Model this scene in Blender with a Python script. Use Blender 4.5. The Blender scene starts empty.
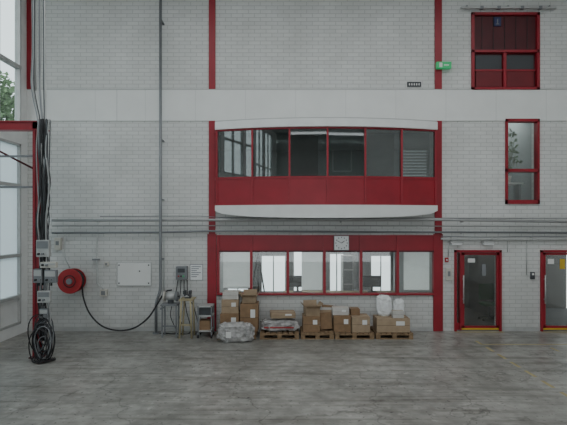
import bpy, bmesh, math, random
from mathutils import Vector, Matrix
random.seed(7)
F=470.0; D=11.75; H=2.65; HY=225.0
def X(px,d=0): return (px-283.5)*(D-d)/F
def Z(py,d=0): return H+(HY-py)*(D-d)/F

# ---------------------------------------------------------------- materials
def mat(name,col,rough=0.6,metal=0.0,var=0.0,scale=6.0,bump=0.0,emit=None,es=1.0,spec=0.5):
    m=bpy.data.materials.new(name); m.use_nodes=True
    nt=m.node_tree; b=nt.nodes['Principled BSDF']
    b.inputs['Base Color'].default_value=(*col,1); b.inputs['Roughness'].default_value=rough
    b.inputs['Metallic'].default_value=metal; b.inputs['Specular IOR Level'].default_value=spec
    if var>0 or bump>0:
        g=nt.nodes.new('ShaderNodeNewGeometry'); n=nt.nodes.new('ShaderNodeTexNoise')
        n.inputs['Scale'].default_value=scale; n.inputs['Detail'].default_value=6
        nt.links.new(g.outputs['Position'],n.inputs['Vector'])
        if var>0:
            r=nt.nodes.new('ShaderNodeValToRGB')
            r.color_ramp.elements[0].position=0.3; r.color_ramp.elements[1].position=0.7
            r.color_ramp.elements[0].color=(*[c*(1-var) for c in col],1)
            r.color_ramp.elements[1].color=(*[min(1,c*(1+var)) for c in col],1)
            nt.links.new(n.outputs['Fac'],r.inputs['Fac']); nt.links.new(r.outputs['Color'],b.inputs['Base Color'])
        if bump>0:
            bp=nt.nodes.new('ShaderNodeBump'); bp.inputs['Strength'].default_value=bump; bp.inputs['Distance'].default_value=0.02
            nt.links.new(n.outputs['Fac'],bp.inputs['Height']); nt.links.new(bp.outputs['Normal'],b.inputs['Normal'])
    if emit:
        b.inputs['Emission Color'].default_value=(*emit,1); b.inputs['Emission Strength'].default_value=es
    return m
def glassmat(name,tint,refl=0.12,rough=0.02):
    m=bpy.data.materials.new(name); m.use_nodes=True; nt=m.node_tree; nt.nodes.clear()
    o=nt.nodes.new('ShaderNodeOutputMaterial'); mx=nt.nodes.new('ShaderNodeMixShader')
    t=nt.nodes.new('ShaderNodeBsdfTransparent'); g=nt.nodes.new('ShaderNodeBsdfGlossy')
    t.inputs['Color'].default_value=(*tint,1); g.inputs['Roughness'].default_value=rough
    mx.inputs[0].default_value=refl
    nt.links.new(t.outputs[0],mx.inputs[1]); nt.links.new(g.outputs[0],mx.inputs[2]); nt.links.new(mx.outputs[0],o.inputs[0])
    return m
def frostmat(name,col):
    m=bpy.data.materials.new(name); m.use_nodes=True; nt=m.node_tree; nt.nodes.clear()
    o=nt.nodes.new('ShaderNodeOutputMaterial'); mx=nt.nodes.new('ShaderNodeMixShader')
    t=nt.nodes.new('ShaderNodeBsdfTranslucent'); g=nt.nodes.new('ShaderNodeBsdfDiffuse')
    t.inputs['Color'].default_value=(*col,1); g.inputs['Color'].default_value=(*col,1); mx.inputs[0].default_value=0.2
    nt.links.new(t.outputs[0],mx.inputs[1]); nt.links.new(g.outputs[0],mx.inputs[2]); nt.links.new(mx.outputs[0],o.inputs[0])
    return m
def brickmat():
    m=bpy.data.materials.new('painted_white_brick'); m.use_nodes=True; nt=m.node_tree; b=nt.nodes['Principled BSDF']
    N=nt.nodes.new; L=nt.links.new
    g=N('ShaderNodeNewGeometry'); s=N('ShaderNodeSeparateXYZ'); c=N('ShaderNodeCombineXYZ')
    L(g.outputs['Position'],s.inputs[0]); L(s.outputs['X'],c.inputs['X']); L(s.outputs['Z'],c.inputs['Y'])
    br=N('ShaderNodeTexBrick'); L(c.outputs[0],br.inputs['Vector'])
    br.inputs['Scale'].default_value=1; br.inputs['Brick Width'].default_value=0.29; br.inputs['Row Height'].default_value=0.098
    br.inputs['Mortar Size'].default_value=0.009; br.inputs['Mortar Smooth'].default_value=0.4; br.inputs['Bias'].default_value=0.0
    br.inputs['Color1'].default_value=(0.69,0.695,0.675,1); br.inputs['Color2'].default_value=(0.64,0.645,0.63,1)
    br.inputs['Mortar'].default_value=(0.49,0.495,0.48,1)
    n=N('ShaderNodeTexNoise'); n.inputs['Scale'].default_value=0.9; n.inputs['Detail'].default_value=8; L(g.outputs['Position'],n.inputs['Vector'])
    r=N('ShaderNodeValToRGB'); r.color_ramp.elements[0].position=0.3; r.color_ramp.elements[1].position=0.65
    r.color_ramp.elements[0].color=(0.86,0.86,0.85,1); r.color_ramp.elements[1].color=(1,1,1,1)
    L(n.outputs['Fac'],r.inputs['Fac'])
    mx=N('ShaderNodeMix'); mx.data_type='RGBA'; mx.blend_type='MULTIPLY'; mx.inputs[0].default_value=1
    L(br.outputs['Color'],mx.inputs[6]); L(r.outputs['Color'],mx.inputs[7])
    n2=N('ShaderNodeTexNoise'); n2.inputs['Scale'].default_value=3; n2.inputs['Detail'].default_value=7; L(g.outputs['Position'],n2.inputs['Vector'])
    mr=N('ShaderNodeMapRange'); mr.inputs['From Min'].default_value=0.0; mr.inputs['From Max'].default_value=1.8; mr.inputs['To Min'].default_value=0.5; mr.inputs['To Max'].default_value=0.0
    L(s.outputs['Z'],mr.inputs['Value']); mu=N('ShaderNodeMath'); mu.operation='MULTIPLY'; L(mr.outputs[0],mu.inputs[0]); L(n2.outputs['Fac'],mu.inputs[1])
    m2=N('ShaderNodeMix'); m2.data_type='RGBA'; L(mu.outputs[0],m2.inputs[0]); L(mx.outputs[2],m2.inputs[6]); m2.inputs[7].default_value=(0.16,0.15,0.13,1)
    L(m2.outputs[2],b.inputs['Base Color'])
    iv=N('ShaderNodeMath'); iv.operation='SUBTRACT'; iv.inputs[0].default_value=1; L(br.outputs['Fac'],iv.inputs[1])
    bp=N('ShaderNodeBump'); bp.inputs['Strength'].default_value=0.35; bp.inputs['Distance'].default_value=0.008
    L(iv.outputs[0],bp.inputs['Height']); L(bp.outputs['Normal'],b.inputs['Normal'])
    b.inputs['Roughness'].default_value=0.6
    return m
def floormat():
    m=bpy.data.materials.new('worn_concrete'); m.use_nodes=True; nt=m.node_tree; b=nt.nodes['Principled BSDF']
    N=nt.nodes.new; L=nt.links.new
    g=N('ShaderNodeNewGeometry')
    def noise(sc,det,stretch=None,rot=0,dist=0):
        n=N('ShaderNodeTexNoise'); n.inputs['Scale'].default_value=sc; n.inputs['Detail'].default_value=det; n.inputs['Distortion'].default_value=dist
        if stretch:
            mp=N('ShaderNodeMapping'); mp.inputs['Scale'].default_value=stretch; mp.inputs['Rotation'].default_value=(0,0,rot); L(g.outputs['Position'],mp.inputs['Vector']); L(mp.outputs[0],n.inputs['Vector'])
        else: L(g.outputs['Position'],n.inputs['Vector'])
        return n
    def ramp(src,p0,c0,p1,c1):
        r=N('ShaderNodeValToRGB'); r.color_ramp.elements[0].position=p0; r.color_ramp.elements[1].position=p1
        r.color_ramp.elements[0].color=(*c0,1); r.color_ramp.elements[1].color=(*c1,1); L(src,r.inputs['Fac']); return r
    def mul(a,bb):
        mx=N('ShaderNodeMix'); mx.data_type='RGBA'; mx.blend_type='MULTIPLY'; mx.inputs[0].default_value=1
        L(a,mx.inputs[6]); L(bb,mx.inputs[7]); return mx.outputs[2]
    a=ramp(noise(0.8,12,dist=.4).outputs['Fac'],0.32,(0.215,0.21,0.19),0.68,(0.36,0.352,0.325))
    c=ramp(noise(5,10).outputs['Fac'],0.35,(0.74,0.74,0.73),0.62,(1.05,1.05,1.05))
    d=ramp(noise(3.0,6,(0.22,2.2,1),.1).outputs['Fac'],0.36,(0.74,0.73,0.71),0.5,(1,1,1))
    e=ramp(noise(2.6,6,(0.2,3.0,1),.9).outputs['Fac'],0.33,(0.74,0.73,0.71),0.42,(1,1,1))
    e2=ramp(noise(1.2,3,(0.12,6.0,1),-.5).outputs['Fac'],0.63,(1,1,1),0.68,(0.72,0.72,0.71))
    v=N('ShaderNodeTexVoronoi'); v.feature='DISTANCE_TO_EDGE'; v.inputs['Scale'].default_value=0.45
    nn=noise(1.5,5); va=N('ShaderNodeVectorMath'); va.operation='ADD'; L(g.outputs['Position'],va.inputs[0]); L(nn.outputs['Color'],va.inputs[1]); L(va.outputs[0],v.inputs['Vector'])
    cr=ramp(v.outputs['Distance'],0.0,(0.6,0.6,0.59),0.008,(1,1,1))
    sp=ramp(noise(14,3).outputs['Fac'],0.31,(0.45,0.45,0.45),0.37,(1,1,1))
    pl=ramp(noise(7,4).outputs['Fac'],0.62,(1,1,1),0.70,(1.35,1.35,1.35))
    o=mul(a.outputs[0],c.outputs[0])
    for q in (d,e,e2,cr,sp,pl): o=mul(o,q.outputs[0])
    L(o,b.inputs['Base Color'])
    rr=ramp(noise(1.3,7).outputs['Fac'],0.35,(0.28,0.28,0.28),0.65,(0.5,0.5,0.5)); L(rr.outputs[0],b.inputs['Roughness'])
    bp=N('ShaderNodeBump'); bp.inputs['Strength'].default_value=0.14; bp.inputs['Distance'].default_value=0.01
    L(noise(12,5).outputs['Fac'],bp.inputs['Height']); L(bp.outputs['Normal'],b.inputs['Normal'])
    return m
BRICK=brickmat(); FLOOR=floormat()
PANEL=mat('white_sheet_panel',(0.73,0.74,0.72),0.45,var=0.04,scale=1.5)
PANEL2=mat('panel_joint',(0.5,0.51,0.5),0.6)
WHITE=mat('white_paint',(0.72,0.73,0.715),0.5,var=0.05,scale=3)
RED=mat('red_paint',(0.28,0.010,0.022),0.4,var=0.15,scale=2)
DRED=mat('dark_red_paint',(0.07,0.006,0.010),0.5,var=0.15,scale=3)
MRED=mat('panel_red_paint',(0.15,0.008,0.014),0.5,var=0.15,scale=3)
REDHOSE=mat('red_enamel',(0.36,0.015,0.02),0.3)
GREY=mat('grey_steel',(0.22,0.23,0.24),0.45,0.3,var=0.1,scale=4)
PIPE=mat('galvanised_pipe',(0.36,0.365,0.36),0.45,0.2,var=0.08,scale=4)
LGREY=mat('light_grey_steel',(0.45,0.455,0.445),0.4,0.2,var=0.08,scale=4)
DGREY=mat('dark_grey_steel',(0.06,0.065,0.07),0.5,0.3)
BLACK=mat('black_rubber',(0.015,0.015,0.017),0.5)
CREAM=mat('cream_plastic',(0.55,0.53,0.47),0.5)
CARD=mat('cardboard',(0.25,0.155,0.085),0.85,var=0.12,scale=9)
CARD2=mat('pale_cardboard',(0.35,0.26,0.17),0.85,var=0.12,scale=9)
CARDW=mat('white_cardboard',(0.52,0.50,0.47),0.8,var=0.06,scale=9)
CARDIN=mat('cardboard_inside',(0.10,0.06,0.035),0.9)
TAPE=mat('packing_tape',(0.42,0.32,0.2),0.35)
LABEL=mat('paper_label',(0.7,0.7,0.68),0.7)
WOOD=mat('pallet_wood',(0.22,0.145,0.08),0.85,var=0.3,scale=14,bump=0.3)
PLASTIC=mat('plastic_wrap',(0.36,0.35,0.34),0.25,var=0.4,scale=10,bump=0.9)
WPLASTIC=mat('white_plastic_wrap',(0.72,0.73,0.73),0.3,var=0.12,scale=10,bump=0.7)
FOAM=mat('white_plastic',(0.78,0.79,0.79),0.4,var=.04,scale=12)
YEL=mat('faded_yellow_paint',(0.38,0.32,0.16),0.7,var=0.2,scale=8)
YEL2=mat('yellow_sign',(0.6,0.4,0.03),0.5)
CREAMW=mat('pale_wood',(0.42,0.36,0.22),0.6,var=0.1,scale=9)
GREEN=mat('exit_green',(0.02,0.3,0.1),0.4,emit=(0.03,0.5,0.18),es=0.3)
BLUE=mat('blue_sign',(0.02,0.03,0.10),0.5)
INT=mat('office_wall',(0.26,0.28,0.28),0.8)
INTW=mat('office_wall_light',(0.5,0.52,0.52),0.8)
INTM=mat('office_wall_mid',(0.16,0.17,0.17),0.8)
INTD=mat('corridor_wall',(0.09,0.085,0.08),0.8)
CARPET=mat('office_floor',(0.10,0.10,0.10),0.8)
CEIL=mat('ceiling_paint',(0.35,0.36,0.36),0.8,var=0.05)
DAY=mat('daylit_far_window',(0.8,0.85,0.88),0.4,emit=(0.88,0.96,1.0),es=1.7)
DAY2=mat('dim_far_window',(0.4,0.42,0.44),0.4,emit=(0.88,0.96,1.0),es=0.6)
LAMP=mat('lamp_tube',(0.9,0.9,0.9),0.4,emit=(1,0.98,0.92),es=2.5)
GLOWBLIND=mat('glow_blind',(0.75,0.78,0.77),0.7,var=0.04,emit=(0.85,0.92,0.92),es=0.30)  # unlit fabric given a glow so the lower panes look bright
CLEAR=glassmat('window_glass',(0.90,0.93,0.92),0.10)
CLEARO=glassmat('outer_window_glass',(0.92,0.97,0.97),0.04)
DARKG=glassmat('tinted_glass',(0.60,0.65,0.64),0.16)
FROST=frostmat('frosted_glass',(0.80,0.88,0.90))
LEAF=mat('leaves',(0.13,0.20,0.10),0.7,var=0.5,scale=2)
BARK=mat('bark',(0.08,0.06,0.04),0.9,var=0.3)
GROUND=mat('asphalt',(0.2,0.2,0.19),0.9,var=0.2)

# ---------------------------------------------------------------- mesh builder
class B:
    def __init__(s,name): s.name=name; s.bm=bmesh.new(); s.mats=[]
    def mi(s,m):
        if m not in s.mats: s.mats.append(m)
        return s.mats.index(m)
    def box(s,x0,x1,y0,y1,z0,z1,m,bev=0,M=None):
        i=s.mi(m); x0,x1=sorted((x0,x1)); y0,y1=sorted((y0,y1)); z0,z1=sorted((z0,z1))
        T=Matrix.Translation(((x0+x1)/2,(y0+y1)/2,(z0+z1)/2))@Matrix.Diagonal((x1-x0,y1-y0,z1-z0,1))
        if M: T=M@T
        r=bmesh.ops.create_cube(s.bm,size=1,matrix=T)
        vs=r['verts']; fs=set(f for v in vs for f in v.link_faces)
        for f in fs: f.material_index=i
        if bev>0:
            es=list(set(e for v in vs for e in v.link_edges))
            rr=bmesh.ops.bevel(s.bm,geom=es,offset=bev,segments=2,affect='EDGES',profile=0.5)
            for f in rr['faces']: f.material_index=i
        return s
    def cyl(s,p0,p1,r,m,r2=None,seg=16,caps=True):
        i=s.mi(m); p0=Vector(p0); p1=Vector(p1); d=p1-p0
        q=Vector((0,0,1)).rotation_difference(d.normalized()).to_matrix().to_4x4()
        T=Matrix.Translation((p0+p1)/2)@q
        rr=bmesh.ops.create_cone(s.bm,cap_ends=caps,segments=seg,radius1=r,radius2=r if r2 is None else r2,depth=d.length,matrix=T)
        for f in set(f for v in rr['verts'] for f in v.link_faces):
            f.material_index=i; f.smooth=len(f.verts)==4
        return s
    def torus(s,c,axis,R,r,m,seg=32,rs=8):
        axis=Vector(axis).normalized(); u=axis.orthogonal().normalized(); v=axis.cross(u)
        pts=[Vector(c)+u*R*math.cos(a)+v*R*math.sin(a) for a in [2*math.pi*k/seg for k in range(seg)]]
        return s.sweep(pts,r,m,rs,closed=True)
    def sweep(s,pts,r,m,rs=8,closed=False):
        i=s.mi(m); n=len(pts); rings=[]; prev=None
        for k in range(n):
            a=pts[(k-1)%n] if (closed or k>0) else pts[k]; b=pts[(k+1)%n] if (closed or k<n-1) else pts[k]
            t=(b-a).normalized() if (b-a).length>1e-9 else Vector((0,0,1))
            if prev is None: u=t.orthogonal().normalized()
            else:
                u=prev-t*prev.dot(t); u=u.normalized() if u.length>1e-6 else t.orthogonal().normalized()
            prev=u; w=t.cross(u)
            rings.append([s.bm.verts.new(pts[k]+(u*math.cos(2*math.pi*j/rs)+w*math.sin(2*math.pi*j/rs))*r) for j in range(rs)])
        for k in range(n if closed else n-1):
            A=rings[k]; C=rings[(k+1)%n]
            for j in range(rs):
                f=s.bm.faces.new((A[j],A[(j+1)%rs],C[(j+1)%rs],C[j])); f.material_index=i; f.smooth=True
        if not closed:
            for R_ in (rings[0],rings[-1]):
                f=s.bm.faces.new(R_); f.material_index=i
        return s
    def tube(s,pts,r,m,rs=8,sub=8):
        P=[Vector(p) for p in pts]; out=[]
        Q=[P[0]*2-P[1]]+P+[P[-1]*2-P[-2]]
        for k in range(1,len(Q)-2):
            p0,p1,p2,p3=Q[k-1:k+3]
            for j in range(sub):
                t=j/sub
                out.append(0.5*((2*p1)+(-p0+p2)*t+(2*p0-5*p1+4*p2-p3)*t*t+(-p0+3*p1-3*p2+p3)*t**3))
        out.append(P[-1]); return s.sweep(out,r,m,rs)
    def pipe(s,pts,r,m,rs=10):
        P=[Vector(p) for p in pts]; out=[P[0]]
        for k in range(1,len(P)-1):
            a=(P[k-1]-P[k]).normalized(); b=(P[k+1]-P[k]).normalized(); q=min(r*3,(P[k-1]-P[k]).length/2.1,(P[k+1]-P[k]).length/2.1)
            s0=P[k]+a*q; s1=P[k]+b*q
            for t in (0,.25,.5,.75,1): out.append(s0*(1-t)**2+P[k]*2*t*(1-t)+s1*t*t)
        out.append(P[-1]); return s.sweep(out,r,m,rs)
    def quad(s,pts,m):
        i=s.mi(m); f=s.bm.faces.new([s.bm.verts.new(p) for p in pts]); f.material_index=i; return s
    def prism(s,poly,z0,z1,m):
        i=s.mi(m); n=len(poly)
        z0=z0 if isinstance(z0,list) else [z0]*n; z1=z1 if isinstance(z1,list) else [z1]*n
        lo=[s.bm.verts.new((p[0],p[1],z0[k])) for k,p in enumerate(poly)]; hi=[s.bm.verts.new((p[0],p[1],z1[k])) for k,p in enumerate(poly)]
        fs=[s.bm.faces.new(lo[::-1]),s.bm.faces.new(hi)]
        for k in range(n): fs.append(s.bm.faces.new((lo[k],lo[(k+1)%n],hi[(k+1)%n],hi[k])))
        for f in fs: f.material_index=i
        return s
    def done(s,M=None):
        bmesh.ops.recalc_face_normals(s.bm,faces=s.bm.faces[:])
        me=bpy.data.meshes.new(s.name); s.bm.to_mesh(me); s.bm.free()
        for m in s.mats: me.materials.append(m)
        o=bpy.data.objects.new(s.name,me); bpy.context.collection.objects.link(o)
        if M is not None: o.matrix_world=M
        else:
            xs=[v.co for v in me.vertices]
            c=Vector(((min(v.x for v in xs)+max(v.x for v in xs))/2,(min(v.y for v in xs)+max(v.y for v in xs))/2,min(v.z for v in xs)))
            me.transform(Matrix.Translation(-c)); o.location=c
        return o

XL=-6.4; XR=9.0; YF=-22.0; ZC=9.2
WT=0.35
# ---------------------------------------------------------------- shell
B('floor').box(XL,XR,YF,0,-0.2,0,FLOOR).done()
def wallgrid(name,x0,x1,z0,z1,openings,y0,y1,m,axis='x'):
    b=B(name); xs=sorted(set([x0,x1]+[o[0] for o in openings]+[o[1] for o in openings])); zs=sorted(set([z0,z1]+[o[2] for o in openings]+[o[3] for o in openings]))
    for k in range(len(zs)-1):
        zc=(zs[k]+zs[k+1])/2; run=None
        for j in range(len(xs)-1):
            xc=(xs[j]+xs[j+1])/2
            op=any(o[0]<xc<o[1] and o[2]<zc<o[3] for o in openings)
            if not op:
                if run is None: run=xs[j]
                end=xs[j+1]
            if run is not None and (op or j==len(xs)-2):
                if axis=='x': b.box(run,end,y0,y1,zs[k],zs[k+1],m)
                else: b.box(y0,y1,run,end,zs[k],zs[k+1],m)
                run=None
    return b.done()
bx0,bx1=X(217),X(434)
op=[(bx0,bx1,3.10,5.03),
    (X(217),X(436),Z(295),Z(235)),
    (X(505),X(539),Z(204),Z(119)),
    (X(471),X(539),Z(90),Z(13)),
    (X(454),X(501),0,Z(250)),(X(540),X(590),0,Z(250))]
wallgrid('wall_back',XL-0.3,XR+0.3,0,ZC,op,0,WT,BRICK)
bays=[]; y=-0.30
while y-1.7>YF: bays.append((y-1.7,y)); y-=1.9
lop=[(a,c,0.25,4.62) for a,c in bays]+[(a,c,4.95,8.9) for a,c in bays]
wallgrid('wall_left',YF,0,0,ZC,lop,XL-0.15,XL,WHITE,axis='y')
B('wall_right').box(XR,XR+0.3,YF,0,0,ZC,BRICK).done()
b=B('rear_light_screen')  # unseen closure added behind the camera to cut light from the rear
b.box(XL,-5.2,YF-.3,YF-.02,0,ZC-.03,LGREY); b.box(7.7,XR,YF-.3,YF-.02,0,ZC-.03,LGREY)
for k in range(17): b.box(-5.2,7.7,YF-.2,YF-.12,5.6+.2*k,5.79+.2*k,LGREY)
b.box(-5.2,7.7,YF-.25,YF-.08,5.5,5.6,GREY); b.done()
sk=[(-5,8,-5.5,-3.8),(-5,8,-10.5,-8.5),(-5,8,-15.5,-13.5)]
b=B('ceiling')
ys=[0.35,-3.8,-5.5,-8.5,-10.5,-13.5,-15.5,YF-.3]
for k in range(len(ys)-1):
    if k in(1,3,5):
        b.box(XL-.3,-5,ys[k],ys[k+1],ZC,ZC+.25,CEIL); b.box(8,XR+.3,ys[k],ys[k+1],ZC,ZC+.25,CEIL)
    else: b.box(XL-.3,XR+.3,ys[k],ys[k+1],ZC,ZC+.25,CEIL)
b.done()
n=1
for a,c in bays:
    b=B('window_%d'%n); n+=1
    for z0,z1,g,cuts in((4.95,8.9,CLEARO,[6.48]),(0.25,4.62,FROST,[0.92,1.92,3.6])):
        b.box(XL-0.12,XL+0.01,a,a+0.05,z0,z1,LGREY); b.box(XL-0.12,XL+0.01,c-0.05,c,z0,z1,LGREY)
        b.box(XL-0.12,XL+0.01,a,c,z0,z0+0.05,LGREY); b.box(XL-0.12,XL+0.01,a,c,z1-0.05,z1,LGREY)
        b.box(XL-0.11,XL+0.0,(a+c)/2-0.02,(a+c)/2+0.02,z0,z1,LGREY)
        for q in cuts: b.box(XL-0.12,XL+0.02,a,c,q-0.04,q+0.04,LGREY)
        b.box(XL-0.07,XL-0.06,a+.05,c-.05,z0+.05,z1-.05,g)
    b.box(XL-0.08,XL-0.05,a+.05,c-.05,0.25,0.9,WHITE)
    b.done()
b=B('trim_1'); zb0,zb1=Z(121),Z(90)
b.box(XL,XR,-0.025,0,zb0,zb1,PANEL); 
for px in (117,): b.box(X(px),X(px)+0.012,-0.028,0,zb0,zb1,PANEL2)
for k in range(-5,8): b.box(k*1.25+.3,k*1.25+.306,-0.027,-0.02,zb0,zb1,PANEL2)
b.box(XL,XR,-0.035,0,zb1,zb1+0.02,LGREY); b.done()
t=2
for x0,x1 in((209,215.5),(434.5,441.5),(27,33)):
    for y0,y1 in((-40,89.5),(121,234),(234,331)):
        if x0==27 and y1>100: continue
        if y0==234: a,c=(x0-1.5,x1+1)
        else: a,c=x0,x1
        b=B('trim_%d'%t); t+=1
        b.box(X(a),X(c),-0.04,0,Z(y1),Z(y0),RED,0.006); b.done()
# ---------------------------------------------------------------- interior rooms
RX0,RX1,RY=X(217)-0.3,X(436)+0.08,5.0
UX0,UX1=-2.6,5.3
b=B('wall_office_shell')
b.box(RX0-0.1,RX0,WT,RY,0,2.75,INTW); b.box(RX1,RX1+0.1,WT,RY,0,2.75,INTW); b.box(RX0-.1,RX1+.1,RY,RY+0.1,0,2.75,INT)
b.box(UX0-0.1,UX0,WT,RY,2.75,5.4,INT); b.box(UX1,UX1+0.1,WT,RY,2.75,5.4,INT); b.box(UX0-.1,UX1+.1,RY,RY+0.1,2.75,5.4,INT)
b.box(UX0-.1,UX1+.1,WT,RY,2.82,2.95,INT); b.box(UX0-.1,UX1+.1,WT,RY,5.3,5.4,INT); b.box(RX0,RX1,WT,RY,0.0,0.02,CARPET)
b.done()
def FX(px): return (px-283.5)*(D+RY)/F
def FZ(py): return H+(HY-py)*(D+RY)/F
k=0
for a,c,y0,y1 in((228,248,256,300),(262,285,256,300),(294,318,250,300),(330,343,254,300),(371,390,256,300)):
    k+=1; b=B('window_%d'%(100+k)); x0,x1,z0,z1=FX(a),min(FX(c),RX1-.06),FZ(y1),FZ(y0)
    z0=max(z0,0.3)
    b.box(x0,x1,RY-0.03,RY,z0,z1,DAY)
    for q in((x0-.04,x0,z0,z1),(x1,x1+.04,z0,z1),(x0,x1,z0-.04,z0),(x0,x1,z1,z1+.04),((x0+x1)/2-.02,(x0+x1)/2+.02,z0,z1)):
        b.box(q[0],q[1],RY-.06,RY,q[2],q[3],LGREY)
    b.done()
b=B('window_120'); x0,x1=FX(401),FX(426)
b.box(x0,x1,RY-.03,RY,FZ(178),FZ(142),DAY2)
for q in range(12):
    z=FZ(178)+ (FZ(142)-FZ(178))*q/12; b.box(x0,x1,RY-.08,RY-.03,z,z+0.075,INT)
b.done()
b=B('window_121'); b.box(FX(332),FX(352),RY-.03,RY,FZ(172),FZ(148),INTW); b.box(FX(333.5),FX(350.5),RY-.04,RY-.03,FZ(170.5),FZ(149.5),INT); b.done()
b=B('interior_partition')
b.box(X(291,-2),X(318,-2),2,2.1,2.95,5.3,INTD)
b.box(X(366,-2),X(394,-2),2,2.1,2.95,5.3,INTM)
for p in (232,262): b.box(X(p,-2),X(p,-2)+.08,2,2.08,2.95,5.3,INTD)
b.done()
b=B('office_cabinet'); b.box(X(345,-1.5),X(356,-1.5),2.0,2.5,0.02,1.75,LGREY,0.01); 
for q in range(4): b.box(X(346,-1.5),X(355,-1.5),1.98,2.0,0.1+q*.42,0.48+q*.42,GREY)
b.done()
b=B('office_partition'); b.box(X(364,-1),X(369,-1),2.0,3.5,0.02,2.4,INTD); b.done()
b=B('office_desk'); b.box(0,3.2,1.0,1.8,0.72,0.76,CREAMW)
for xx in(0.05,1.6,3.1): 
    for yy in(1.05,1.7): b.box(xx,xx+.05,yy,yy+.05,0.02,0.72,GREY)
b.done()
for mx_ in (0.4,2.5):
    b=B('computer_monitor'); b.box(mx_-.26,mx_+.26,1.5,1.54,.9,1.22,BLACK,.01); b.box(mx_-.03,mx_+.03,1.54,1.57,.77,1.0,BLACK); b.box(mx_-.12,mx_+.12,1.45,1.62,.762,.775,BLACK); b.done()
b=B('display_easel'); ex=X(256,-.8); b.cyl((ex-.25,.8,.03),(ex+.05,.9,1.95),.02,DGREY,seg=8); b.cyl((ex+.35,.8,.03),(ex+.05,.9,1.95),.02,DGREY,seg=8); b.cyl((ex+.05,1.2,.03),(ex+.05,.9,1.95),.02,DGREY,seg=8); b.done()
def blind(a,c,y1,nm='glow_blind'):
    b=B(nm); x0,x1=X(a),X(c)
    b.box(x0,x1,0.22,0.235,Z(y1),Z(252),GLOWBLIND); b.cyl((x0,0.23,Z(250)),(x1,0.23,Z(250)),0.03,LGREY); b.box(x0,x1,0.215,0.24,Z(y1)-.02,Z(y1),LGREY); b.done()
blind(222,251,289); blind(302,323,291); blind(406,432,291)  # glowing sheets added behind the panes that should look bright
def rlamp(x,y,z,L=1.3,nm='fluorescent_lamp'):
    b=B(nm); b.box(x-L/2,x+L/2,y-.08,y+.08,z-.05,z,WHITE); b.cyl((x-L/2+.05,y,z-.07),(x+L/2-.05,y,z-.07),0.02,LAMP); b.done()
rlamp(-0.3,2.5,2.75); rlamp(2.6,2.5,2.75)
b=B('wall_corridor_shell'); cx0,cx1=RX1+.12,XR
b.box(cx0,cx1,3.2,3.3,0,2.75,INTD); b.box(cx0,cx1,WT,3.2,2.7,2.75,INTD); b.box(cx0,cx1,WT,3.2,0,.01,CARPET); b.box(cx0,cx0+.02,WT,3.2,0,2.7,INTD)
b.box(X(520),X(521.5),WT,3.2,0,2.7,INTD)
b.box(X(480,-3.1),X(492,-3.1),3.05,3.19,.6,2.0,INTW)
b.done()
b=B('wall_stair_shell'); s0,s1=5.42,X(545)
b.box(s0,s1,2.5,2.6,2.8,6.0,INTW); b.box(s0,s0+.03,WT,2.5,2.8,6,INT); b.box(s1-.03,s1,WT,2.5,2.8,6,INT); b.box(s0,s1,WT,2.6,5.9,6.0,INT); b.box(s0,s1,WT,2.6,2.8,2.9,INT); b.done()

# ---------------------------------------------------------------- bay window
cxm=(bx0+bx1)/2; ch=bx1-bx0
def arc(n,sag,base=0.12,ext=0.0):
    c=ch+2*ext; R=(c*c/4+sag*sag)/(2*sag); half=math.asin(c/2/R); P=[]
    for k in range(n+1):
        a=-half+2*half*k/n
        P.append((cxm+R*math.sin(a), -base-(R*math.cos(a)-R*math.cos(half))))
    return P
b=B('bay_window')
BASE=0.16
A=arc(6,0.36,BASE,-0.02); zr0,zr1,zt=3.13,3.80,4.99
def seg(b,p,q,z0,z1,th,m,inset=0):
    p=Vector((p[0],p[1],0)); q=Vector((q[0],q[1],0)); d=(q-p); L=d.length; ang=math.atan2(d.y,d.x)
    M=Matrix.Translation(p)@Matrix.Rotation(ang,4,'Z')
    b.box(inset,L-inset,-th/2,th/2,z0,z1,m,M=M)
allp=[(bx0-.01,-.01)]+A+[(bx1+.01,-.01)]
for k in range(8):
    p,q=allp[k],allp[k+1]
    seg(b,p,q,zr0,zr1-0.03,0.05,RED); seg(b,p,q,zr1-0.03,zr1+0.02,0.08,RED); seg(b,p,q,zt-0.04,zt,0.08,RED); seg(b,p,q,zr0,zr0+.04,.07,RED)
    seg(b,p,q,zr1+.02,zt-.04,0.01,DARKG)
for p in allp:
    b.box(p[0]-.022,p[0]+.022,p[1]-.05,p[1]+.04 if p[1]<-.1 else -.001,zr0,zt,RED)
def curvedslab(b,sag,ext,z0,z1,m,n=32,base=BASE+.06):
    P=arc(n,sag,base,ext); poly=[(P[0][0],0.0)]+P+[(P[-1][0],0.0)]
    b.prism(poly,z0,z1,m)
curvedslab(b,0.42,0.02,zt,5.18,WHITE); curvedslab(b,0.40,0.0,5.18,5.205,LGREY)
n=32; zz=[]
for k in range(n+1):
    u=abs(2*k/n-1); zz.append(3.13-0.13-0.18*math.sqrt(max(0,1-u**2.6)))
curvedslab(b,0.42,0.02,[zz[0]]+zz+[zz[-1]],3.13,WHITE)
b.box(bx0,bx1,0,WT,3.10,3.13,INTW)
b.done()

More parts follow.
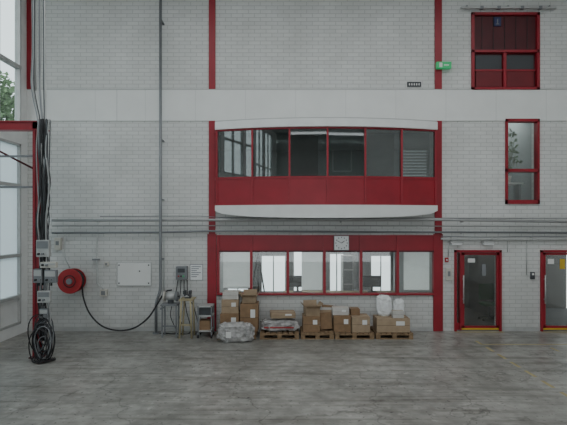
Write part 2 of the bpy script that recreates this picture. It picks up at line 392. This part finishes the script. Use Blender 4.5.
# ---------------------------------------------------------------- lower window strip
b=B('window_50'); x0,x1=X(217),X(436); z0,z1=Z(295),Z(235); zt=Z(252)
b.box(x0,x1,-0.03,0.12,zt,z1,RED); b.box(x0,x1,-0.06,0.12,z0,z0+.05,RED,0.005); b.box(x0,x1,-0.045,0.12,zt,zt+.04,DRED); b.box(x0,x1,-0.05,0.1,z1-.04,z1,RED)
for p in (217,250,286.5,323,359.5,396,433.5): b.box(X(p),X(p)+0.065,-0.055,0.12,z0,z1,RED)
b.box(x0,x1,0.04,0.05,z0+.05,zt,CLEAR); b.done()
b=B('wall_clock'); cx,cz=X(341.5,.1),Z(243,.1); 
b.box(cx-.19,cx+.19,-.10,-.05,cz-.185,cz+.185,GREY,0.01); b.box(cx-.175,cx+.175,-.108,-.10,cz-.17,cz+.17,FOAM)
for k in range(12):
    a=k*math.pi/6; p=Vector((cx+.14*math.sin(a),-.112,cz+.14*math.cos(a))); b.box(p.x-.01,p.x+.01,-.112,-.107,p.z-.012,p.z+.012,BLACK)
b.cyl((cx,-.115,cz),(cx+.07,-.115,cz+.05),.008,BLACK,seg=6); b.cyl((cx,-.117,cz),(cx-.1,-.117,cz+.05),.006,BLACK,seg=6); b.done()

b=B('window_51'); x0,x1,z0,z1=X(505),X(539),Z(204),Z(119)
for q in((x0,x0+.06,z0,z1),(x1-.05,x1,z0,z1),(x0,x1,z0,z0+.1),(x0,x1,z1-.07,z1),(x0,x1,Z(172),Z(169))): b.box(q[0],q[1],-.04,.15,q[2],q[3],RED)
b.box(x0,x1,.05,.06,z0,z1,CLEAR); b.done()
b=B('reflection_plant'); pc=Vector((X(523),0.75,3.8))  # plant added; its leaves stand in for trees reflected in the glass
b.box(pc.x-.3,pc.x+.3,0.55,1.0,3.72,3.76,WHITE); b.box(pc.x-.28,pc.x-.23,0.6,.9,2.9,3.72,GREY); b.box(pc.x+.2,pc.x+.25,0.6,.9,2.9,3.72,GREY)
b.cyl((pc.x-.05,.75,3.76),(pc.x-.05,.75,3.95),.09,CREAM,r2=.12)
for k in range(150):
    a=random.uniform(0,6.28); r=random.uniform(.05,.33); h=random.uniform(.1,1.15); p=Vector((pc.x-.05+r*math.cos(a),.75+r*.7*math.sin(a),3.95+h))
    e=Vector((random.uniform(-.12,.12),random.uniform(-.05,.05),random.uniform(-.02,.12))); f=Vector((random.uniform(-.05,.05),random.uniform(-.05,.05),-.08))
    b.quad([p,p+e*.5+f*.5,p+e,p+e*.5-f*.5],LEAF)
    if k%5==0: b.cyl((pc.x-.05,.75,3.93),p,.006,LEAF,seg=5)
b.done()
b=B('door_3'); x0,x1,z0,z1=X(471),X(539),Z(90),Z(13); zm=Z(52)
for q in((x0,x0+.07,z0,z1),(x1-.07,x1,z0,z1),(x0,x1,z0,z0+.06),(x0,x1,z1-.06,z1),(x0,x1,zm-.02,zm+.04)): b.box(q[0],q[1],-.05,.15,q[2],q[3],RED)
b.box(x0,x1,.03,.08,zm,z1,DRED)
for k in range(1,6):
    xx=x0+(x1-x0)*k/6; b.box(xx-.006,xx+.006,.02,.03,zm,z1,BLACK)
b.box(x0,x1,.06,.1,z0,zm,DRED)
for a,c in((476,502),(507,534)):
    b.box(X(a),X(c),.0,.06,Z(87),Z(71),MRED,.01); b.box(X(a),X(c),.03,.06,Z(69),Z(55),DGREY)
    b.box(X(a)-.03,X(c)+.03,-.01,.06,Z(71),Z(69.5),RED)
b.box(X(503),X(506),-.03,.1,z0,zm,RED)
b.box(X(494),X(501),-.005,.03,Z(26),Z(17),BLUE)
b.box(X(496),X(499),-.01,-.005,Z(24.5),Z(23.7),GREY);b.box(X(497),X(498),-.01,-.005,Z(24),Z(19),GREY)
b.done()
b=B('fluorescent_batten'); b.box(X(459),X(553),-.14,-.08,Z(10.8),Z(9),LGREY,.005)
for p in(465,506,547): b.box(X(p),X(p)+.03,-.10,0,Z(9.5),Z(7),GREY)
for p in(478,495,518,536): b.box(X(p),X(p)+.08,-.15,-.07,Z(11.3),Z(8.5),GREY)
b.done()
b=B('exit_sign'); b.box(X(435),X(449.5),-.14,-.04,Z(70),Z(63.5),GREEN,.005); b.box(X(437.5),X(440.5),-.145,-.14,Z(69),Z(64.5),LABEL); b.box(X(442),X(447),-.145,-.14,Z(67.4),Z(66.4),LABEL); b.box(X(441),X(443),-.04,0,Z(69),Z(65),WHITE); b.done()
b=B('wall_sign'); b.box(X(407),X(421),-.02,0,Z(87),Z(82),DGREY)
for q in range(5): b.box(X(408.7+q*2.4),X(409.8+q*2.4),-.023,-.02,Z(85.6),Z(83.6),LABEL)
b.done()

# ---------------------------------------------------------------- doors
def door(nm,x0,x1,side,glassx):
    b=B(nm); z1=Z(250)
    f=.055
    b.box(x0,x0+f,-.05,.15,0,z1,RED); b.box(x1-f,x1,-.05,.15,0,z1,RED); b.box(x0,x1,-.05,.15,z1-f,z1,RED)
    b.box(x0+f,x1-f,.0,.15,0,.025,GREY)
    a=x0+f+side; 
    if side>0:
        b.box(a-.035,a,-.04,.12,.025,z1-f,RED); b.box(x0+f,a-.035,.02,.05,.025,.2,RED); b.box(x0+f,a-.035,.04,.05,.2,z1-f,CLEAR)
    lx0,lx1=a,x1-f
    b.box(lx0,lx0+.08,-.01,.05,.03,z1-f-.01,RED); b.box(lx1-.06,lx1,-.01,.05,.03,z1-f-.01,RED)
    b.box(lx0,lx1,-.01,.05,.03,.13,RED); b.box(lx0,lx1,-.01,.05,z1-f-.07,z1-f-.01,RED)
    b.box(lx0+.01,lx1-.01,-.02,-.01,.035,.075,YEL2)
    b.box(lx0+.08,lx1-.06,.01,.02,.13,z1-f-.07,CLEAR)
    b.cyl((lx0+.04,-.07,.7),(lx0+.04,-.07,1.4),.015,LGREY)
    for z in(.8,1.3): b.cyl((lx0+.04,-.07,z),(lx0+.04,0,z),.01,LGREY,seg=8)
    b.box(x0,x1,-.16,-.08,0,.003,YEL)
    return b
b=door('door_1',X(454),X(501),0.12,0); 
b.box(X(468),X(475),-.0,.01,Z(262.5),Z(258.5),LABEL); b.box(X(482),X(486),.0,.01,Z(276),Z(264),GREY); b.done()
b=door('door_2',X(540),X(590),0,0); b.box(X(548),X(554),.0,.01,Z(264),Z(259),LABEL); b.box(X(560),X(565),.0,.01,Z(269),Z(259),YEL2); b.done()
b=B('office_chair'); c0=Vector((X(489,-1.3),1.3,0.01)); G2=mat('green_fabric',(0.03,0.10,0.04),0.8)
b.box(c0.x-.22,c0.x+.22,1.1,1.5,.42,.50,G2,.03); b.box(c0.x-.2,c0.x+.2,1.46,1.52,.55,1.0,G2,.02); b.cyl((c0.x,1.3,.1),(c0.x,1.3,.42),.03,DGREY)
b.box(c0.x-.02,c0.x+.02,1.48,1.52,.4,.6,DGREY)
for k in range(5):
    a=k*2*math.pi/5; b.cyl((c0.x,1.3,.12),(c0.x+.27*math.cos(a),1.3+.27*math.sin(a),.06),.02,DGREY,seg=6); b.cyl((c0.x+.27*math.cos(a),1.28+.27*math.sin(a),.045),(c0.x+.27*math.cos(a),1.32+.27*math.sin(a),.045),.03,BLACK,seg=8)
b.done()
rlamp(X(487,-2),2.0,2.7,0.9)

# ---------------------------------------------------------------- pipes on the wall
b=B('wall_pipes')
b.pipe([(X(52,.2),-.2,Z(220.5,.2)),(X(204,.2),-.2,Z(220,.2)),(X(434,.2),-.2,Z(219.5,.2)),(X(600,.2),-.2,Z(222.5,.2))],.034,PIPE)
b.pipe([(X(52,.1),-.1,Z(226,.1)),(X(300,.1),-.1,Z(225.5,.1)),(X(600,.1),-.1,Z(227,.1))],.012,PIPE)
b.pipe([(X(52,.1),-.1,Z(233,.1)),(X(160,.1),-.1,Z(232.5,.1)),(X(206,.1),-.1,Z(231,.1)),(X(600,.1),-.1,Z(233,.1))],.024,GREY)
b.pipe([(X(100,.2),-.2,Z(216.3,.2)),(X(200,.2),-.2,Z(216,.2)),(X(222,.2),-.2,Z(217.6,.2)),(X(600,.2),-.2,Z(218.8,.2))],.009,GREY)
for p in range(100,600,120): b.box(X(p),X(p)+.012,-.2,0,Z(222.5),Z(221),PIPE); b.box(X(p),X(p)+.012,-.1,0,Z(234),Z(233),PIPE)
b.done()
b=B('cable_tray'); b.box(X(440),X(600),-.10,-.03,Z(239.5),Z(237.6),LGREY)
for p in range(450,600,40): b.box(X(p),X(p)+.02,-.10,0,Z(240),Z(236.8),LGREY)
b.tube([(X(440),-.08,Z(236)),(X(480),-.08,Z(237)),(X(530),-.08,Z(236.4)),(X(580),-.08,Z(237))],.01,GREY); b.done()
for p in (455,487):
    b=B('bulkhead_lamp'); b.box(X(p-6),X(p+6),-.14,0,Z(243),Z(241.3),LGREY,.005); b.box(X(p-5),X(p+5),-.13,-.02,Z(244.8),Z(243),FOAM,.01); b.done()
b=B('vertical_pipe'); b.pipe([(X(160.5,.28),-.28,9.0),(X(160.5,.28),-.28,Z(290,.28)),(X(156,.28),-.28,Z(303,.28)),(X(156,.28),-.28,0.02)],.035,GREY)
b.pipe([(X(164,.05),-.05,Z(238)),(X(164,.05),-.05,Z(292,.05))],.012,LGREY)
for py in(20,140,200,260,310): b.box(X(159.5,.3),X(161.5,.3),-.26,0,Z(py,.3),Z(py,.3)+.03,GREY)
b.cyl((X(156,.28),-.28,0),(X(156,.28),-.28,.03),.08,GREY); b.done()
b=B('water_pipe'); b.pipe([(X(97,.1),-.1,Z(235)),(X(97,.1),-.1,Z(284)),(X(103,.1),-.1,Z(287)),(X(103,.1),-.1,Z(289))],.022,LGREY)
b.pipe([(X(65,.1),-.1,Z(235)),(X(65,.1),-.1,Z(258)),(X(70,.1),-.1,Z(268))],.012,LGREY)
b.box(X(94),X(100),-.13,0,Z(260),Z(258.5),GREY); b.done()
b=B('wall_access_panel'); b.box(X(117),X(152),-.025,0,Z(286),Z(262),LGREY,.004); b.box(X(118),X(151),-.03,-.02,Z(285.3),Z(262.7),PANEL)
for p in((119.5,265),(149,265),(119.5,283),(149,283),(140,271)): b.cyl((X(p[0]),-.04,Z(p[1])),(X(p[0]),-.03,Z(p[1])),.018,DGREY,seg=10)
b.done()
b=B('junction_box'); b.box(X(101),X(108),-.09,0,Z(296),Z(289),CREAM,.008); b.box(X(102.5),X(106.5),-.1,-.09,Z(294.5),Z(290.5),GREY); b.done()
b=B('electrical_socket'); b.box(X(105),X(109),-.05,0,Z(266),Z(262),CREAM,.006); b.cyl((X(107),-.06,Z(264)),(X(107),-.05,Z(264)),.03,GREY); b.done()
b=B('control_box'); b.box(X(177),X(188),-.14,0,Z(279),Z(266),GREY,.01); b.box(X(179),X(186),-.15,-.14,Z(272),Z(268),DGREY)
for k in range(3): b.cyl((X(180+k*2.4),-.17,Z(275.5)),(X(180+k*2.4),-.14,Z(275.5)),.02,[REDHOSE,BLACK,GREEN][k],seg=10)
b.done()
b=B('notice_paper'); b.box(X(190),X(203),-.016,0,Z(280.3),Z(264.2),GREY); b.box(X(190.5),X(202.5),-.018,-.01,Z(279.8),Z(264.8),FOAM)
for k in range(6): b.box(X(191.5),X(201-(k%3)*2),-.02,-.018,Z(267+k*2),Z(266.2+k*2),GREY)
b.done()
b=B('hose_reel'); c=(X(71,.3),Z(281,.3))
b.cyl((c[0],-.38,c[1]),(c[0],-.35,c[1]),.29,REDHOSE,seg=32); b.cyl((c[0],-.14,c[1]),(c[0],-.11,c[1]),.29,REDHOSE,seg=32)
b.torus((c[0],-.365,c[1]),(0,1,0),.285,.018,REDHOSE)
for k in range(5): 
    for rr in (.17,.215,.255): b.torus((c[0],-.17-.04*k,c[1]),(0,1,0),rr,.021,BLACK,seg=28,rs=6)
b.cyl((c[0],-.42,c[1]),(c[0],-.36,c[1]),.07,GREY); b.torus((c[0],-.39,c[1]),(0,1,0),.14,.012,DRED)
b.box(c[0]-.08,c[0]+.08,-.11,0,c[1]-.2,c[1]+.2,GREY); b.cyl((c[0],-.4,c[1]),(c[0],-.05,c[1]),.03,GREY); b.done()
b=B('rubber_hose'); hp=[(82,284,.3),(83.5,298,.3),(90,314,.3),(102,326,.3),(118,330.5,.3),(134,328,.38),(148,318,.4),(158,303,.4),(165,292,.35),(172,290,.3)]
b.tube([(X(p,d),-d,Z(q,d)) for p,q,d in hp],.020,BLACK); b.done()

# ---------------------------------------------------------------- tools
b=B('bench_grinder'); d=.5; cx=X(171,d); zt=Z(303,d)
b.box(cx-.2,cx+.2,-.72,-.4,zt-.04,zt,GREY,.005)
for sx in(-.18,.15):
    for sy in(-.69,-.44): b.box(cx+sx,cx+sx+.03,sy,sy+.03,0,zt-.04,GREY)
b.box(cx-.18,cx+.18,-.69,-.66,.25,.28,GREY)
b.box(cx-.06,cx+.06,-.58,-.46,zt,zt+.08,DGREY); b.cyl((cx-.11,-.52,zt+.16),(cx+.11,-.52,zt+.16),.085,LGREY)
b.cyl((cx-.17,-.52,zt+.16),(cx-.13,-.52,zt+.16),.12,CREAM,seg=24); b.cyl((cx+.13,-.52,zt+.16),(cx+.17,-.52,zt+.16),.12,GREY,seg=24)
b.cyl((cx-.2,-.52,zt+.16),(cx+.2,-.52,zt+.16),.02,DGREY); b.done()
b=B('pipe_vise_stand'); cx=X(188.5,.6); 
b.box(cx-.18,cx+.14,-.8,-.4,Z(298,.6)-.04,Z(298,.6),CREAMW,.004)
for sx,sy in((-.16,-.78),(.1,-.78),(-.16,-.44),(.1,-.44)): b.cyl((cx+sx*1.1,sy,0),(cx+sx*.8,sy,Z(298,.6)-.04),.022,CREAMW,seg=8)
b.box(cx-.15,cx+.11,-.79,-.76,.3,.33,CREAMW)
zt=Z(298,.6); b.box(cx-.08,cx+.06,-.68,-.52,zt,zt+.09,DGREY,.01); b.box(cx-.12,cx-.05,-.66,-.54,zt+.09,zt+.18,DGREY,.01); b.box(cx+.01,cx+.07,-.66,-.54,zt+.09,zt+.18,DGREY,.01); b.cyl((cx-.02,-.85,zt+.07),(cx-.02,-.6,zt+.07),.015,LGREY); b.cyl((cx-.1,-.84,zt+.07),(cx+.06,-.84,zt+.07),.01,LGREY,seg=8); b.done()
b=B('tool_trolley'); x0,x1=X(198.5,.6),X(213,.6); zt=Z(305,.6)
for xx in(x0,x1-.03):
    for yy in(-.75,-.4): b.box(xx,xx+.03,yy,yy+.03,.08,zt,GREY)
for z in(.15,zt-.25,zt-.03): b.box(x0,x1,-.75,-.37,z,z+.03,LGREY)
b.box(x0+.03,x1-.03,-.7,-.42,zt-.22,zt-.05,DGREY); b.box(x0+.04,x1-.06,-.7,-.45,.18,.4,CARD)
for xx in(x0+.015,x1-.015):
    for yy in(-.735,-.385): b.cyl((xx-.012,yy,.04),(xx+.012,yy,.04),.04,BLACK,seg=12)
b.done()
b=B('machine_cables')
for k in range(4):
    b.tube([(X(178+k*3,.1),-.1,Z(280,.1)),(X(176+k*4,.2),-.17,Z(290+k*2,.1)),(X(170+k*8,.3),-.25,Z(315-k*2,.3)),(X(176+k*7,.3),-.28,.03),(X(160+k*6,.3),-.32-k*.02,.02)],.011,BLACK,rs=6)
b.done()

# ---------------------------------------------------------------- pallets and goods
PZ=.144
def pallet(px0,px1,y0=-.87,y1=-.1):
    x0,x1=X(px0,.85),X(px1,.85); b=B('wooden_pallet'); w=x1-x0
    for yy in(y0,(y0+y1)/2-.05,y1-.1):
        b.box(x0,x1,yy,yy+.1,0,.022,WOOD)
        b.box(x0,x1,yy,yy+.1,.1,.122,WOOD)
        for xx in(x0,(x0+x1)/2-.05,x1-.1): b.box(xx,xx+.1,yy,yy+.1,.022,.1,WOOD)
    nb=7
    for k in range(nb):
        xx=x0+(w-.1)*k/(nb-1); b.box(xx,xx+.1,y0,y1,.122,PZ,WOOD)
    b.done(); return x0,x1
def cbox(x0,x1,y0,y1,z0,z1,m=CARD,open_=False,rot=0,label=True):
    w,l,h=x1-x0,y1-y0,z1-z0
    b=B('cardboard_box'); t=.008
    if not open_:
        b.box(-w/2,w/2,-l/2,l/2,0,h,m,.006)
        b.box(-w/2-.001,w/2+.001,-.025,.025,h*.82,h+.002,TAPE); 
        b.box(-w/2+.002,w/2-.002,-l/2-.002,-l/2+.001,h*.49,h*.51,CARDIN)
    else:
        b.box(-w/2,w/2,-l/2,l/2,0,t,m); b.box(-w/2,w/2,-l/2,-l/2+t,0,h,m); b.box(-w/2,w/2,l/2-t,l/2,0,h,m); b.box(-w/2,-w/2+t,-l/2,l/2,0,h,m); b.box(w/2-t,w/2,-l/2,l/2,0,h,m)
        b.box(-w/2+t,w/2-t,-l/2+t,l/2-t,h*.6,h*.62,CARDIN)
        fl=min(w,l)*.4
        for sgn in(-1,1):
            M=Matrix.Translation((sgn*w/2,0,h))@Matrix.Rotation(sgn*math.radians(38),4,'Y'); b.box(-t/2,t/2,-l/2,l/2,0,fl,m,M=M)
            M=Matrix.Translation((0,sgn*l/2,h))@Matrix.Rotation(-sgn*math.radians(60 if sgn<0 else 15),4,'X'); b.box(-w/2,w/2,-t/2,t/2,0,fl,m,M=M)
    if label: b.box(w*.08,w*.34,-l/2-.003,-l/2,h*.5,h*.8,LABEL)
    b.done(Matrix.Translation(((x0+x1)/2,(y0+y1)/2,z0))@Matrix.Rotation(math.radians(rot),4,'Z'))
def cb(px0,px1,py0,pyb,dF,dep,m=CARD,base=None,**k):
    z0=base if base is not None else Z(pyb,dF); z1=Z(py0,dF)
    cbox(X(px0,dF),X(px1,dF),-dF,-dF+dep,z0,z1,m,**k); return z1
pallet(217,256)
z=cb(220,239,314,0,.72,.5,CARD,PZ+.002)
z2=cb(240,258,304,0,.70,.5,CARD,PZ+.002)
cb(221,238,300,0,.66,.42,CARD2,z+.002,rot=3)
cb(223,239,292,0,.60,.36,CARDW,Z(300,.66)+.002,label=False,rot=-4)
cb(242,256,297,0,.62,.36,CARD2,z2+.002,open_=True,label=False)
from mathutils import noise as NZ
def lump(nm,cx,cy,z0,w,l,h,m,seed,extra=None):
    b=B(nm); i=b.mi(m)
    r=bmesh.ops.create_icosphere(b.bm,subdivisions=5,radius=1)
    for v in r['verts']:
        c=v.co.copy()
        p=Vector([math.copysign(abs(a)**.55,a) for a in c])
        nf=1+.16*NZ.noise(c*2.2+Vector((seed,0,0)))+.12*NZ.noise(c*5+Vector((0,seed,0)))+.07*abs(NZ.noise(c*12+Vector((0,0,seed))))
        v.co=Vector((cx+p.x*w/2*nf,cy+p.y*l/2*nf,max(z0,z0+h/2+p.z*h/2*nf)))
    for f in b.bm.faces: f.material_index=i
    return b
b=lump('plastic_wrapped_bundle',X(236,1.0),-1.06,0.0,.78,.28,.42,PLASTIC,3)
b.box(X(226,1.2),X(231,1.2),-1.225,-1.2,.12,.25,LABEL); b.done()
pallet(260,299)
b=lump('plastic_wrapped_parcels',X(279.5,.7),-.50,PZ,.84,.56,.25,PLASTIC,8); 
b.box(X(264,.8),X(294,.8),-.80,-.76,PZ+.1,PZ+.125,REDHOSE); b.done()
cb(270,295,313,0,.65,.4,CARD2,PZ+.30,rot=5)
pallet(301,334)
cb(303,320,317,0,.75,.5,CARD,PZ+.002)
cb(305,319,308,0,.65,.36,CARD2,Z(317,.75)+.002,open_=True,label=False,rot=8)
b=B('folded_cardboard'); 
for k in range(4):
    M=Matrix.Translation((X(327.5,.8),-.62+.05*k,PZ+.012))@Matrix.Rotation(math.radians(-14),4,'X')@Matrix.Rotation(math.radians(-4+3*k),4,'Y'); b.box(-.14,.14,0,.012,.03,.42+.05*k,[CARD,CARD2,CARDW,CARD][k],M=M)
b.done()
pallet(335,374)
cb(334,351,316,0,.76,.45,CARD,PZ+.002)
cb(352,370,317,0,.80,.45,CARD2,PZ+.002)
cb(333,349,308.5,0,.68,.4,CARDW,Z(316,.76)+.002,rot=-3)
cb(351,360,309,0,.6,.3,CARD,Z(317,.8)+.002,label=False)
pallet(376,413)
cb(377,410,318.5,0,.8,.5,CARD2,PZ+.002)
cb(393,404,311,0,.78,.16,CARDW,Z(318.5,.8)+.002,label=False)
zb=Z(318.5,.8)+.002
lump('white_plastic_wrapped_bundle',X(384,.5),-.48,zb,.34,.20,Z(296,.5)-zb,WPLASTIC,5).done()
lump('white_plastic_wrapped_bundle',X(398.5,.45),-.46,zb,.24,.18,Z(299,.45)-zb,WPLASTIC,11).done()

# ---------------------------------------------------------------- left column with cables
cd=2.39
b=B('steel_column'); x0,x1=X(32.5,cd),X(39,cd); 
zc=Z(121,cd)
b.box(x0,x1,-cd,-cd+.015,0,zc,RED); b.box(x0,x1,-cd+.13,-cd+.145,0,zc,RED); b.box((x0+x1)/2-.008,(x0+x1)/2+.008,-cd,-cd+.14,0,zc,DRED)
b.box(x0-.06,x1+.06,-cd-.04,-cd+.19,0,.02,DRED)
zb=Z(130,cd); b.box(XL,X(46,cd),-cd+.0,-cd+.015,zb,zc,RED); b.box(XL,X(46,cd),-cd-.03,-cd+.16,zc-.02,zc,RED); b.box(XL,X(46,cd),-cd-.03,-cd+.16,zb,zb+.02,RED)
b.sweep([Vector((X(35,cd),-cd+.07,Z(170,cd))),Vector((XL+.02,-cd+.07,Z(128,cd)-.1))],.02,DRED)
b.box(XL,X(34,cd),-cd+.03,-cd+.06,Z(157,cd),Z(155,cd),GREY); b.box(XL,X(34,cd),-cd+.03,-cd+.06,Z(188,cd),Z(186,cd),GREY)
b.done()
b=B('cable_bundle'); rnd=random.Random(4)
zbm=Z(122,cd)
for k in range(26):
    px=39.5+rnd.uniform(0,10); dd=cd+.06+rnd.uniform(0,.12)
    pts=[(X(px+rnd.uniform(-2,2),dd),-dd,zbm+.02)]
    for py in(150,185,220,250,285,315,340):
        pts.append((X(px+rnd.uniform(-2.4,2.4),dd),-dd-rnd.uniform(0,.05),Z(py,dd)))
    b.tube(pts[:rnd.choice([5,6,8,8])],rnd.choice([.010,.013,.016]),[BLACK,GREY,DGREY,BLACK,PIPE][k%5],rs=6,sub=5)
for k in range(8):
    px=31+k*1.9; dd=cd-.3+.05*k
    b.tube([(X(px,dd),-dd,9.1),(X(px+rnd.uniform(-1,1.5),dd),-dd,Z(40,dd)),(X(px+rnd.uniform(-1,2),dd),-dd,Z(85,dd)),(X(38+k*1.2,cd+.05),-cd-.08,Z(118,cd)),(X(40+k,cd+.05),-cd-.1,Z(135,cd))],[.012,.016,.010][k%3],[GREY,PIPE,DGREY,LGREY][k%4],rs=6,sub=6)
for k in range(7):
    b.tube([(X(47,cd),-cd-.12,Z(150+18*k,cd)),(X(54-k*.6,cd),-cd-.15,Z(180+18*k,cd)),(X(50,cd),-cd-.14,Z(205+16*k,cd)),(X(43,cd),-cd-.12,Z(220+14*k,cd))],.010,[BLACK,DGREY][k%2],rs=6)
for k in range(18):
    cx=X(47+rnd.uniform(-4,5),cd); cz=.34+rnd.uniform(-.08,.22); R0=.13+rnd.uniform(0,.11)
    pts=[Vector((cx+R0*.8*math.cos(a),-cd-.14-k*.010+.03*math.sin(2*a),max(.02,cz+R0*1.6*math.sin(a)))) for a in [2*math.pi*j/22 for j in range(22)]]
    b.sweep(pts,.011,[BLACK,BLACK,DGREY,GREY][k%4],6,closed=True)
for k in range(4):
    b.tube([(X(42+k*2,cd),-cd-.15,.2),(X(39+k*3,cd),-cd-.25-k*.03,.03),(X(46+k*2,cd),-cd-.35-k*.03,.02+.01*k),(X(56+k,cd),-cd-.2,.02),(X(50+k*2,cd),-cd-.05,.02)],.013,BLACK)
b.done()
def ebox(nm,px0,px1,py0,py1,m,extra=0):
    d=cd+.24; b=B(nm); b.box(X(px0,d),X(px1,d),-d,-d+.09,Z(py1,d),Z(py0,d),m,.01)
    b.box(X(px0+1,d),X(px1-1,d),-d-.01,-d,Z(py0+(py1-py0)*.5,d),Z(py0+1.2,d),LGREY if m!=LGREY else GREY)
    for k in range(2): b.cyl((X(px0+3+k*4,d),-d-.04,Z(py1-3,d)),(X(px0+3+k*4,d),-d,Z(py1-3,d)),.022,[BLACK,GREY][k],seg=10)
    b.cyl((X((px0+px1)/2,d),-d+.05,Z(py1,d)),(X((px0+px1)/2,d),-d+.05,Z(py1,d)-.06),.02,BLACK,seg=8)
    b.box(X(max(px0,34),d),X(min(px1,38),d),-d+.09,-cd-.0,(Z(py1,d)+Z(py0,d))/2-.01,(Z(py1,d)+Z(py0,d))/2+.01,GREY)
    b.done()
ebox('electrical_box',36,49,240,257,LGREY); ebox('electrical_box',40,56,262,268,CREAM); ebox('electrical_box',33,42,269,283,GREY); ebox('electrical_box',44,56,270,283,GREY); ebox('electrical_box',37,50,291,303,LGREY); ebox('electrical_box',39,48,309,318,GREY)
b=B('small_wall_box'); b.box(X(56),X(62),-.09,0,Z(250),Z(238),CREAM,.006); b.box(X(57.5),X(60.5),-.1,-.09,Z(245),Z(241),GREY); b.done()
b=B('wall_conduits')
b.pipe([(X(448),-.03,Z(241)),(X(448),-.03,Z(257))],.012,LGREY); b.pipe([(X(507),-.03,Z(241)),(X(507),-.03,Z(252))],.01,LGREY)
b.pipe([(X(526),-.03,Z(241)),(X(526),-.03,Z(275))],.01,LGREY)
b.pipe([(X(40),-.03,Z(122)),(X(40),-.03,Z(331))],.012,LGREY)
b.pipe([(X(36),-.03,8.9),(X(36),-.03,Z(91))],.02,LGREY)
b.done()
b=B('light_switch'); b.box(X(445.5),X(451),-.06,0,Z(280),Z(268),CREAM,.006); b.box(X(447),X(449.5),-.07,-.06,Z(276),Z(271),GREY); b.done()
b=B('fire_alarm_button'); b.box(X(444.5),X(448),-.05,0,Z(262),Z(257.5),REDHOSE,.006); b.cyl((X(446.2),-.06,Z(259.8)),(X(446.2),-.05,Z(259.8)),.02,LABEL,seg=10); b.done()
b=B('door_access_reader'); b.box(X(530),X(534),-.05,0,Z(279),Z(272),DGREY,.006); b.box(X(531),X(533),-.055,-.05,Z(275),Z(273),LABEL); b.done()
b=B('baseboard_back'); b.box(XL,X(206),-.012,0,0,.09,LGREY); b.box(X(218),X(433),-.012,0,0,.09,LGREY); b.box(X(502),X(539),-.012,0,0,.09,LGREY); b.done()
b=B('floor_marking')
y=-1.0
while y>-9:
    b.box(4.37,4.43,y-.35,y,0,.002,YEL); y-=.55
b.box(4.4,8.5,-1.35,-1.30,0,.002,YEL); 
y=-1.6
while y>-7: b.box(5.75,5.80,y-.3,y,0,.002,YEL); y-=.6
b.done()

# ---------------------------------------------------------------- exterior
B('exterior_ground').box(-60,-6.6,-40,40,-.3,-.05,GROUND).done()
def tree(x,y,h,seed):
    rnd=random.Random(seed); b=B('tree'); b.cyl((x,y,-.1),(x+.2,y,h*.6),.22,BARK,r2=.1,seg=10)
    bl=[]
    for k in range(14):
        a=rnd.uniform(0,6.28); r=rnd.uniform(0,2.0); bl.append((Vector((x+r*math.cos(a),y+r*math.sin(a),h*.45+rnd.uniform(0,h*.5))),rnd.uniform(.7,1.3)))
        b.cyl((x+.1,y,h*.4),bl[-1][0],.05,BARK,r2=.02,seg=5)
    for c,r in bl:
        for q in range(420):
            v=Vector((rnd.gauss(0,1),rnd.gauss(0,1),rnd.gauss(0,1))).normalized()*r*rnd.uniform(.5,1.05); p=c+v
            u=Vector((rnd.gauss(0,1),rnd.gauss(0,1),rnd.gauss(0,1))).normalized()*.12; w=u.orthogonal().normalized()*.09
            b.quad([p-u,p-w,p+u,p+w],LEAF)
    b.done()
tree(-14.2,9.5,9.5,1); tree(-18,13,9,2)

# ---------------------------------------------------------------- light
w=bpy.data.worlds.new('World'); bpy.context.scene.world=w; w.use_nodes=True
bg=w.node_tree.nodes['Background']; bg.inputs[0].default_value=(0.92,0.97,1.0,1); bg.inputs[1].default_value=1.9
def area(nm,loc,rot,sx,sy,p,col=(1,1,1)):
    l=bpy.data.lights.new(nm,'AREA'); l.shape='RECTANGLE'; l.size=sx; l.size_y=sy; l.energy=p; l.color=col
    o=bpy.data.objects.new(nm,l); o.location=loc; o.rotation_euler=rot; bpy.context.collection.objects.link(o)
for k,s_ in enumerate(sk): area('roof_fill',((s_[0]+s_[1])/2,(s_[2]+s_[3])/2,ZC+.1),(0,0,0),12.5,1.6,[170,70,50][k],(0.98,0.99,1))  # area lamps added in the unseen roof openings, strongest near the wall
area('office_fill',(1,2.6,2.6),(0,0,0),4,.6,45,(1,.98,.95))  # added fill lamp that brightens the blinds and lower panes
area('upper_office_fill',(1.4,2.6,5.2),(0,0,0),5,.6,48,(.92,1,1))  # added fill lamp without a fixture; lightens the view through the bay
area('stair_fill',(X(522),1.5,5.85),(0,0,0),.8,.8,22,(.95,1,1))  # added fill lamp without a fixture; lightens the right window
area('corridor_light',(X(487),1.8,2.6),(0,0,0),.6,.6,8,(1,.95,.85))

cam=bpy.data.cameras.new('camera'); co=bpy.data.objects.new('camera',cam); bpy.context.collection.objects.link(co)
cam.sensor_width=36; cam.lens=F/567*36; co.location=(0,-D,H); co.rotation_euler=(math.radians(90),0,0); cam.shift_y=(HY-212.5)/567
bpy.context.scene.camera=co
